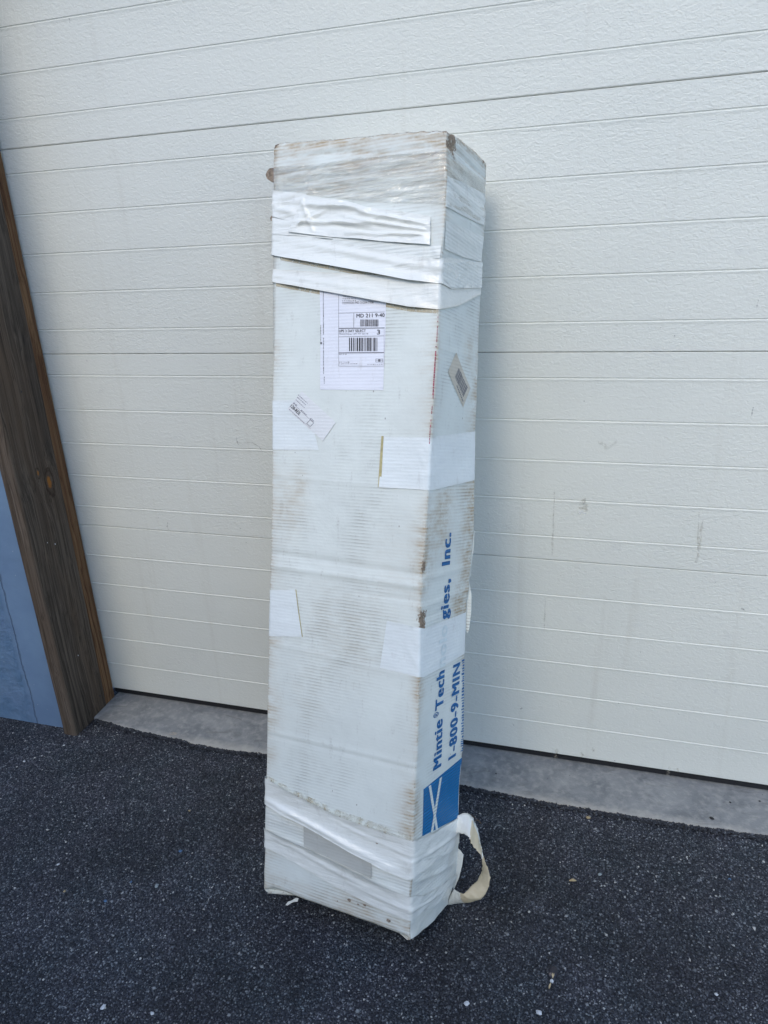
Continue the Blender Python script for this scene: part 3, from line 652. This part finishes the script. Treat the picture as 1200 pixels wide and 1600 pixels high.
n = 130; ti = np.linspace(0, len(oe)-1, n); k = np.arange(len(oe)); V = []; Fc = []; mi = []
OE = np.array([plane_local(p, (0,1,0), d) for p, d in zip(oe, od)]); IE = np.array([plane_local(p, (0,1,0), d) for p, d in zip(ie, idp)])
m = 9
for t in ti:
    a = np.array([np.interp(t, k, OE[:,c]) for c in range(3)]); b = np.array([np.interp(t, k, IE[:,c]) for c in range(3)])
    for j in range(m):
        u = j/(m-1); p = a*(1-u)+b*u; c = math.sin(math.pi*u)*.004*(1+fbm(t*1.7, u*3, 0, 2)) ; p = p+np.array([0, -c, 0])+.0026*fbm(t*2.2, u*5, 2, 3)*(1 if 1 < t < 18 else 0); V.append(p)
for i in range(n-1):
    for j in range(m-1):
        Fc.append((i*m+j, (i+1)*m+j, (i+1)*m+j+1, i*m+j+1)); t = ti[i]; u = j/(m-1)
        mi.append(1 if (3.6 < t < 8.3 and u > .12) or 9 < t < 16.6 else 0)
LOOPG = tape_mat('yellowed_tape_back', (.60,.52,.36), .5, .0, 6.)
lp = mesh_obj('tape_loop', V, Fc, [TAPE, LOOPG], box, True, mi); lp['label'] = 'loose loop of yellowed tape sticking out near the floor'
sol = lp.modifiers.new('thick', 'SOLIDIFY'); sol.thickness = .0008
sheet('tape_flap', [(712,1316),(717,1318)], [(706,1392),(709,1376)], TAPE2, .001, lift_b=.004)
# small flap near the corner + torn flap at the left top edge + shred at the foot
def flat_poly(name, pts, depth, mat, parent=None, th=.0015, bend=0.):
    P = [plane_local(p, (0,1,0), depth) for p in pts]; n = len(P)
    V = [tuple(p) for p in P]+[(p[0], p[1]+th, p[2]) for p in P]
    Fc = [tuple(range(n)), tuple(range(n, 2*n))[::-1]]+[(i, i+n, (i+1) % n+n, (i+1) % n) for i in range(n)]
    return mesh_obj(name, V, Fc, mat, parent or box)
flat_poly('torn_flap', [(428,262),(421,263),(417,268),(415,273),(417,279),(422,283),(428,286)], .035, KRAFT)
flat_poly('torn_flap', [(428,337),(424,337),(422,341),(423,345),(428,346)], .02, KRAFT)
flat_poly('tape_flap', [(711,1322),(719,1329),(724,1336),(722,1352),(717,1372),(709,1390),(707,1380),(711,1350)], .215, TAPE2)
flat_poly('tape_flap', [(732,905),(734.5,918),(736.5,930),(736,958),(732.5,985),(730,990),(728,980),(730,935)], .222, CARD)
flat_poly('tape_flap', [(738,826),(741.5,830),(739.5,860),(736,885),(735.5,900),(732,903)], .222, CARD)
flat_poly('paper_shred', [(446,1414),(450,1409),(456,1407),(462,1403),(466,1404),(465,1409),(460,1409),(455,1411),(449,1415)], .03, TAPE)
# ---- label, stickers and printing
def quad_px(name, pts, mat, off, parent=None, wr=.0001, **k):
    """pts TL, TR, BR, BL in photograph pixels"""
    return sheet(name, [pts[0], pts[1]], [pts[3], pts[2]], mat, off, wr=wr, parent=parent, **k)
def prints(name, polys, mat, off, parent):
    mb = MB()
    for q in polys:
        n = max(1, int(max(math.dist(q[0], q[1]), math.dist(q[3], q[2]))/4)); m = max(1, int(max(math.dist(q[0], q[3]), math.dist(q[1], q[2]))/4))
        vs = []
        for i in range(n+1):
            for j in range(m+1):
                a = i/n; b = j/m
                x = (q[0][0]*(1-a)+q[1][0]*a)*(1-b)+(q[3][0]*(1-a)+q[2][0]*a)*b; y = (q[0][1]*(1-a)+q[1][1]*a)*(1-b)+(q[3][1]*(1-a)+q[2][1]*a)*b
                s_, w_ = px2sw((x, y)); vs.append(SURF(s_, w_, off))
        mb.add(vs, [(i*(m+1)+j, i*(m+1)+j+1, (i+1)*(m+1)+j+1, (i+1)*(m+1)+j) for i in range(n) for j in range(m)])
    return mb.build(name, mat, parent)
def text_mesh(body_, fat=.0):
    cu = bpy.data.curves.new('t', 'FONT'); cu.body = body_; cu.size = 1.; cu.resolution_u = 3; cu.space_character = 1.0 + fat*2.5
    o = bpy.data.objects.new('t', cu); C.objects.link(o); bpy.context.view_layer.update()
    fat = fat
    me = bpy.data.meshes.new_from_object(o.evaluated_get(bpy.context.evaluated_depsgraph_get()))
    vs = np.array([v.co[:] for v in me.vertices]); fs = [tuple(p.vertices) for p in me.polygons]
    bpy.data.objects.remove(o); bpy.data.curves.remove(cu); bpy.data.meshes.remove(me)
    sh = [(0, 0)] if fat < .004 else [(fat*a, fat*b) for a in (-1, 0, 1) for b in (-.3, .3)]     # heavier strokes: shifted layers of the same letters
    n = len(vs); V = []; Fs = []
    for i, (dx, dy) in enumerate(sh):
        for v in vs: V.append((v[0]+dx, v[1]+dy, i*.00006))
        Fs += [tuple(j+i*n for j in f) for f in fs]
    return np.array(V), Fs
CAP = .70
def text_on(name, s, p0, p1, cap, mat, off, parent, fat=.0, up=None):
    """text whose baseline runs from pixel p0 to pixel p1; cap = pixel vector from baseline to capital top"""
    vs, fs = text_mesh(s, fat); x0 = vs[:,0].min(); x1 = vs[:,0].max(); out = []
    for v in vs:
        a = (v[0]-x0)/(x1-x0); b = v[1]/CAP
        p = (p0[0]+(p1[0]-p0[0])*a+cap[0]*b, p0[1]+(p1[1]-p0[1])*a+cap[1]*b); s_, w_ = px2sw(p); out.append(SURF(s_, w_, off+v[2]))
    return mesh_obj(name, out, fs, mat, parent)
def text_sw(name, s, a0, a1, capm, mat, off, parent, fat=.0):
    """text on the narrow side face reading upwards: a0, a1 = (s, w) ends of the baseline"""
    vs, fs = text_mesh(s, fat); x0 = vs[:,0].min(); x1 = vs[:,0].max()
    out = [SURF(a0[0]+(a1[0]-a0[0])*(v[0]-x0)/(x1-x0)-capm*v[1]/CAP, a0[1]+(a1[1]-a0[1])*(v[0]-x0)/(x1-x0), off+v[2]) for v in vs]
    return mesh_obj(name, out, fs, mat, parent)
lab = quad_px('shipping_label', [(500,454),(603,470),(599,609.7),(500.3,608.7)], PAPER, .0008); lab['label'] = 'bluish white shipping label printed with two barcodes'
def ZL(x, y): return (490+.10833*x, 450+.10833*y)
def rect(x0, y0, x1, y1, sk=0.): return [ZL(x0, y0), ZL(x1, y0+sk), ZL(x1, y1+sk), ZL(x0, y1)]
OFL = .0013
lines = [rect(362, 100, 366, 1130), rect(362, 362, 1028, 367, -18), rect(580, 360, 585, 575), rect(362, 578, 1025, 590, -8), rect(362, 703, 1022, 708, -14), rect(362, 930, 1015, 943, -4), rect(362, 1125, 1012, 1130, 0), rect(1018, 600, 1021, 1130)]
prints('ruled_lines', lines, GREYINK, OFL, lab)
mb = [];
def bars(x0, x1, y0, y1, seed, wmin=4, wmax=16, dens=.55):
    r = random.Random(seed); x = x0; o = []
    while x < x1-3:
        wv = r.uniform(wmin, wmax); x2 = min(x+wv, x1); o.append(rect(x, y0, x2, y1)); x = x2+r.uniform(wmin, wmax*.8)
    return o
prints('barcode', bars(675, 942, 455, 555, 3, 5, 14), INK, OFL, lab); prints('barcode', bars(515, 930, 718, 912, 5, 6, 20), INK, OFL, lab)
def LT(s, x, y, x1, h, mat=INK, fat=.016, dy=0): return text_on('lettering', s, ZL(x, y), ZL(x1, y+dy), (0, -h*.10833), mat, OFL, lab, fat)
LT('MD 211 9-40', 620, 428, 1026, 54, fat=.02, dy=-12); LT('UPS 3 DAY SELECT', 370, 640, 755, 38, dy=-4); LT('3', 915, 670, 960, 68, fat=.02)
LT('TOWSON MD 21204-7708', 415, 235, 865, 34, GREYINK, .012, dy=-12); LT('TRACKING #: 1Z', 370, 675, 600, 20, GREYINK, .0)
def dashes(x0, x1, y, h, seed, sk=0): 
    r = random.Random(seed); x = x0; o = []
    while x < x1: wv = r.uniform(8, 26); o.append(rect(x, y+r.uniform(-2,2), min(x+wv, x1), y+h*r.uniform(.6,1.))); x += wv+r.uniform(6, 18)
    return o
def vdashes(x, y0, y1, h, seed):
    r = random.Random(seed); y = y0; o = []
    while y < y1: wv = r.uniform(8, 40); o.append(rect(x, y, x+h*r.uniform(.6,1.), min(y+wv, y1))); y += wv+r.uniform(4, 10)
    return o
for q in (dashes(430, 620, 118, 16, 1)+dashes(418, 620, 150, 14, 2)+dashes(415, 620, 178, 14, 3), dashes(600, 800, 655, 16, 4), dashes(372, 485, 950, 16, 6), dashes(372, 525, 1065, 14, 7)+dashes(372, 650, 1088, 14, 8), dashes(780, 1005, 1098, 12, 9)):
    prints('small_print', q, PALEINK, OFL, lab)
for q in (vdashes(140, 60, 680, 12, 11), vdashes(142, 720, 1240, 12, 12), vdashes(152, 1280, 1385, 12, 13), vdashes(104, 540, 770, 10, 14), [rect(100, 782, 126, 812)]):
    prints('small_print', q, GREYINK, OFL, lab)
prints('small_emblem', [rect(898,1022,1004,1027), rect(898,1066,1004,1071), rect(898,1022,903,1071), rect(1000,1022,1005,1071), rect(935,1030,968,1062), rect(903,1044,935,1048), rect(968,1044,1000,1048)], GREYINK, OFL, lab)
# left sticker (tilted)
stk = sheet('tilted_sticker', [(472,611.5),(525,660)], [(449.5,639),(505,689)], STICK, .0014, wr=.0001); stk['label'] = 'small tilted sticker with printed lettering'
def ZS(x, y): return (420+.1*x, 600+.1*y)
uu = np.array([.732,.68]); uu /= np.linalg.norm(uu); vv = np.array([-uu[1], uu[0]])     # along the text, downwards
def srect(x, y, l, h, a0=0): 
    p = np.array(ZS(x, y)); return [tuple(p), tuple(p+uu*l*.1), tuple(p+uu*l*.1+vv*h*.1), tuple(p+vv*h*.1)]
def sdash(x, y, l, h, seed):
    r = random.Random(seed); t = 0; o = []
    while t < l: wv = r.uniform(14, 34); o.append(srect(x+uu[0]*t, y+uu[1]*t, min(wv, l-t), h*r.uniform(.6,1.))); t += wv+r.uniform(5, 12)
    return o
prints('small_print', sdash(470,165,200,16,1)+sdash(455,200,180,16,2)+sdash(430,240,190,14,3)+sdash(400,285,70,30,5)+sdash(515,400,120,26,6)+sdash(665,530,70,34,7)+sdash(330,390,320,16,8)+[srect(430,345,320,6), srect(500,545,220,5)], PALEINK, .0019, stk)
prints('small_print', [srect(655,555,75,7), srect(655,555,7,80), srect(708,604,7,80), srect(600,613,75,7)], GREYINK, .0019, stk)
text_on('lettering', '128-RDL', ZS(335,355), ZS(482,492), tuple(-vv*5.2), INK, .0019, stk, .02)
# cream diamond sticker on the side
ZD = lambda x, y: (670+.075*x, 530+.075*y)
dm = sheet('cream_sticker', [ZD(570,275), ZD(860,1020)], [ZD(385,680), ZD(710,1415)], CREAM, .0008, wr=.0002); dm['label'] = 'cream diamond-tilted sticker with a small barcode'
r = random.Random(4); t = 0.; bq = []
while t < 1:
    a = np.array([620,600])*(1-t)+np.array([805,1010])*t; b = np.array([540,790])*(1-t)+np.array([712,1215])*t; t2 = min(1, t+r.uniform(.02,.06))
    a2 = np.array([620,600])*(1-t2)+np.array([805,1010])*t2; b2 = np.array([540,790])*(1-t2)+np.array([712,1215])*t2
    bq.append([ZD(*a), ZD(*a2), ZD(*b2), ZD(*b)]); t = t2+r.uniform(.02,.045)
prints('barcode', bq, GREYINK, .0014, dm)
tq = []
for t in np.arange(0, 1, .11):
    a = np.array([572,960])*(1-t)+np.array([690,1270])*t; tq.append([ZD(*a), ZD(a[0]+22, a[1]+14), ZD(a[0]+14, a[1]+34), ZD(a[0]-6, a[1]+22)])
prints('small_print', tq, GREYINK, .0014, dm)
# red line beside the right front edge
rl = []
y = 488
while y < 690:
    h_ = random.uniform(1.5, 5); x = float(np.interp(y, [q[1] for q in FRp], [q[0] for q in FRp]))-1.2
    if random.random() < (.92 if 545 < y < 618 else .62): wv = 1.7 if 540 < y < 618 else 1.0; rl.append([(x-wv, y), (x, y), (x-.15, y+h_), (x-wv-.15, y+h_)])
    y += h_+random.uniform(.3, 1.3)
rl = [q for q in rl if not 620 < q[0][1] < 628]
prints('red_marking', [q for q in rl if q[0][1] < 622], RED, .0016, box); prints('red_marking', [q for q in rl if 622 < q[0][1] < 655], RED, .0016, box); prints('red_marking', [q for q in rl if q[0][1] >= 655], RED, .0016, box)
# blue printing on the side
def SW(p): return px2sw(p)
ts_ = SW((688.5,1197)); te = SW((694,1046)); g0 = SW((699,967)); g1 = SW((702.5,904)); i0 = SW((702,882)); i1 = SW((704,832))
print('text base', ts_, te, g0, g1, i0, i1)
capm = ts_[0]-SW((676,1205))[0]; print('cap', capm)
lt = [text_sw('lettering', 'Mintie', ts_, SW((690.6,1122)), capm, LTEXT, .0007, box, .046),
      text_sw('lettering', 'Tech', SW((691.7,1105)), te, capm, LTEXT, .0007, box, .046),
      text_sw('lettering', 'gies,', g0, g1, capm*.98, LTEXT, .0007, box, .046),
      text_sw('lettering', 'Inc.', i0, i1, capm*.98, LTEXT, .0007, box, .046),
      text_sw('lettering', 'nolo', SW((694.5,1040)), SW((698,975)), capm, PALEB, .0016, box, .036)]
rg = SW((683.3,1119)); rg2 = SW((683.6,1115)); 
a0 = SW((684.5,1118.5)); a1 = SW((684.8,1112.5)); text_sw('lettering', '®', SW((684.6,1119)), SW((685.2,1110.5)), capm*.62, LTEXT, .0007, box, .012)
n0 = SW((711.5,1181)); n1 = SW((719,1034)); text_sw('lettering', '1-800-9-MIN', n0, n1, capm*1.02, LTEXT, .0007, box, .046)
q = []; r = random.Random(2); y = 1030
while y < 1172:
    h_ = r.uniform(2.4, 6.5); xb = float(np.interp(y, [p[1] for p in RBp], [p[0] for p in RBp])); k_ = r.uniform(3.2, 5.4); q.append([(xb-k_, y+1.2), (xb-1.0, y-.4), (xb-1.0, y+h_*.5-.4), (xb-k_, y+h_*.5+1.2)]); y += h_*.5+r.uniform(1.2, 2.6)
prints('small_print', q, LTEXT, .0009, box)
def RBx_(y): return float(np.interp(y, [p[1] for p in RBp], [p[0] for p in RBp]))
lg = prints('blue_logo', [[(661.4,1233.5),(RBx_(1184)-.4,1183),(RBx_(1277)-.4,1277),(659.2,1306.2)]], BLUE, .0008, box)
lg['label'] = 'solid blue block with two crossing pale lines'
prints('logo_lines', [[(669.0,1228.5),(672.5,1226),(683.4,1296.5),(680,1298)], [(686.4,1216),(690,1213),(675.2,1300),(671.4,1301.5)]], CARD, .0014, lg)

# ------------------------------------------------------------------ small things on the ground
def lump(name, px_, r, mat, label, cat, group=None, squash=.6, z=None, elong=1.3, seed=0):
    P = on_ground(px_, GZ if z is None else z); rr = random.Random(seed); V = []; Fc = []
    import bmesh
    bm = bmesh.new(); bmesh.ops.create_icosphere(bm, subdivisions=2, radius=1); r = r*.82
    a = rr.random()*6.28
    for v_ in bm.verts:
        k = 1+.35*noise.noise(v_.co*1.4+Vector((seed*3.1,0,0))); x, y, z_ = v_.co*k; x *= elong
        v_.co = Vector(((x*math.cos(a)-y*math.sin(a))*r, (x*math.sin(a)+y*math.cos(a))*r, z_*r*squash))
    me = bpy.data.meshes.new(name); bm.to_mesh(me); bm.free(); me.materials.append(mat)
    o = bpy.data.objects.new(name, me); C.objects.link(o); o.location = (P[0], P[1], P[2]+r*squash*.65); tag(o, label, cat, group); return o
WHITEP = plain('pale_stone', (.52,.54,.56), .7, .3, .2, 200); TANP = plain('tan_stone', (.36,.29,.17), .7, .3, .2, 200)
GREYP = plain('grey_stone', (.26,.30,.31), .7, .3, .25, 200); BLUEP = plain('blue_chip', (.07,.15,.27), .5, .4, .2, 200); BLACKP = plain('tar_black', (.01,.01,.012), .5, .4)
GP = 'loose pale stones scattered on the asphalt'
pb = [((100,1165),.0045,WHITEP,'flat white stone just below the foot of the wooden post'),
 ((38,1190),.0045,WHITEP,'white stone on the asphalt below the blue wall, near the left border'),
 ((163,1247),.003,WHITEP,'tiny white stone on the asphalt straight below the foot of the wooden post'),
 ((257,1267),.003,WHITEP,'tiny white stone left of the tan one, between post and box'),
 ((91,1351),.0042,WHITEP,'pale grey stone left of the three blue paint chips'),
 ((101,1393),.004,TANP,'pinkish beige stone below and left of the lowest blue chip'),
 ((245,1385),.0065,GREYP,'larger rounded grey-green stone right of the lowest blue chip'),
 ((161,1575),.0065,WHITEP,'elongated white stone near the bottom left of the photo, left one of two'),
 ((238,1584),.0045,WHITEP,'round white stone near the bottom left of the photo, right one of two'),
 ((729,1569),.0062,WHITEP,'white stone near the bottom edge, below the foot of the box'),
 ((842,1583),.0065,WHITEP,'white crumbly stone near the bottom edge, below the dark plastic scrap'),
 ((1119,1554),.0042,WHITEP,'pale stone in the bottom right corner area'),
 ((932,1267),.0042,WHITEP,'white stone against the edge of the concrete sill'),
 ((937,1367),.0052,GREYP,'grey-green stone right of the tape loop, above the dry leaf scrap'),
 ((296,1267),.0036,TANP,'small tan stone on the asphalt between post and box')]
for i, (p, r, mt, lb) in enumerate(pb): lump('stone', p, r, mt, lb, 'stone', GP, seed=i+1)
lump('stone', (919,1278), .0065, TANP, 'round yellowish tan stone in front of the concrete sill', 'stone', GP, seed=31)
for i, (p, r, lb) in enumerate([((282,1330),.0055,'larger blue paint chip, uppermost of the three left of the box'), ((205,1378),.0036,'small blue paint chip, middle one of the three left of the box'), ((165,1408),.005,'bright blue paint chip, lowest of the three left of the box'), ((1140,1374),.0042,'lone blue paint chip on the asphalt at the far right')]):
    lump('paint_chip', p, r, BLUEP, lb, 'paint chip', 'blue paint chips on the asphalt', .3, seed=50+i)
for i, (p, r, lb) in enumerate([((1112,1279),.0062,'largest black tar blob on the concrete sill at the right'), ((1141,1254),.0034,'small black tar blob on the sill, right of and above the largest'), ((1187,1252),.0034,'small black tar blob on the sill at the right border'), ((775,1209),.0028,'tiny black tar blob on the sill just right of the box')]):
    lump('tar_blob', p, r, BLACKP, lb, 'tar blob', 'black tar blobs on the concrete sill', .45, z=-.004, seed=70+i)
# dry leaf scrap, dark plastic scrap with seed, twig, bark sliver
def leaf(name, px_, L, wd, mat, label, cat, ang, curl=.3, z=0.):
    P = on_ground(px_, GZ); V = []; Fc = []; n = 10
    for i in range(n+1):
        t = i/n; ww = wd*math.sin(math.pi*min(1, t*.95+.04))**.8*(.9+.2*fbm(t*5, ang, 0, 2))
        for j in (-1, 0, 1): V.append(((t-.5)*L, j*ww, .002+z+curl*L*.25*math.sin(math.pi*t)+abs(j)*ww*.5))
    for i in range(n):
        for j in range(2): a = i*3+j; Fc.append((a, a+3, a+4, a+1))
    o = mesh_obj(name, V, Fc, mat, None, True); o.location = tuple(P); o.rotation_euler = (0, 0, ang); tag(o, label, cat)
    sl_ = o.modifiers.new('thick', 'SOLIDIFY'); sl_.thickness = .0006; return o
LEAFM = plain('dry_leaf', (.50,.40,.24), .7, .2, .3, 120)
leaf('leaf', (895,1377), .020, .0045, LEAFM, 'small dry yellow leaf scrap right of the tape loop', 'leaf', .25)
leaf('bark_sliver', (272,1150), .045, .006, plain('bark', (.42,.36,.27), .9, .1, .3, 90), 'tan wood sliver lying at the notch in the sill edge', 'wood chip', .02, .05, .006)
lump('plastic_scrap', (864,1520), .014, plain('dark_plastic', (.018,.018,.028), .35, .5), 'crumpled dark scrap on the asphalt beside a white seed', 'scrap', squash=.4, seed=90)
lump('seed_husk', (862,1534), .0055, WHITEP, 'round white husk touching the dark crumpled scrap', 'husk', squash=.8, seed=91, elong=1.)
leaf('husk_wing', (864,1526), .016, .003, LEAFM, 'upper yellow sliver, between the dark scrap and the white husk', 'husk', 1.5, .2, .004)
leaf('husk_wing', (859,1542), .015, .0022, LEAFM, 'lower yellow sliver below the white husk', 'husk', 1.35, .1, .002)
def tube(name, pts, r, mat):
    mb = MB(); k = 5; V = []
    for i, p in enumerate(pts):
        for a in range(k): V.append((p[0]+r*math.cos(a*6.283/k), p[1], p[2]+r*math.sin(a*6.283/k)))
    mb.add(V, [(i*k+a, i*k+(a+1) % k, (i+1)*k+(a+1) % k, (i+1)*k+a) for i in range(len(pts)-1) for a in range(k)]); return mb
TW = plain('dry_twig', (.22,.14,.08), .9, .1)
b1 = tube('t', [on_ground(p, GZ+.006) for p in [(736,1273),(744,1279),(752,1287)]], .0008, TW)
b2 = tube('t', [on_ground(p, GZ+.004) for p in [(752,1287),(748,1281),(741,1284)]], .0006, TW); b1.add(b2.v, b2.f)
o = b1.build('twig', TW); tag(o, 'thin brown dry twig behind the top of the tape loop', 'twig')
# chalky smudge worked into the asphalt
SM = NM('chalk_smudge'); v = SM.mapping(); SM.b.inputs['Base Color'].default_value = (.42,.46,.52,1); SM.b.inputs['Roughness'].default_value = .9
gr = SM.n('TexGradient'); gr.gradient_type = 'SPHERICAL'; SM.l(SM.mapping((28,28,28)), gr.inputs[0])
SM.l(SM.math('MULTIPLY', SM.ramp(SM.noise(v, 90, 6, .85), [(.50, 0.), (.66, .8)]), gr.outputs[0]), SM.b.inputs['Alpha'])
P = on_ground((838,1415), GZ+.0016); mb = MB(); mb.add([(.04*math.cos(a), .04*math.sin(a), 0) for a in np.linspace(0, 6.283, 17)[:-1]], [tuple(range(16))])
o = mb.build('chalk_stain', SM.m); o.location = tuple(P); tag(o, 'faint white chalky stain on the asphalt right of the tape loop', 'stain')
# building above and beside the door (outside the frame)
o = hw.build('building_wall', WALLM); tag(o, 'grey stucco wall above and beyond the garage door', 'wall')

ow = MB(); ow.box((-14, -4.8, GZ-.02), (.9, -4.4, 3.7)); o = ow.build('sky_blocking_wall', WALLM); tag(o, 'grey stucco wall added out of view behind the camera to block light', 'wall')  # unseen wall, added to block low sky and sun so the door darkens downwards
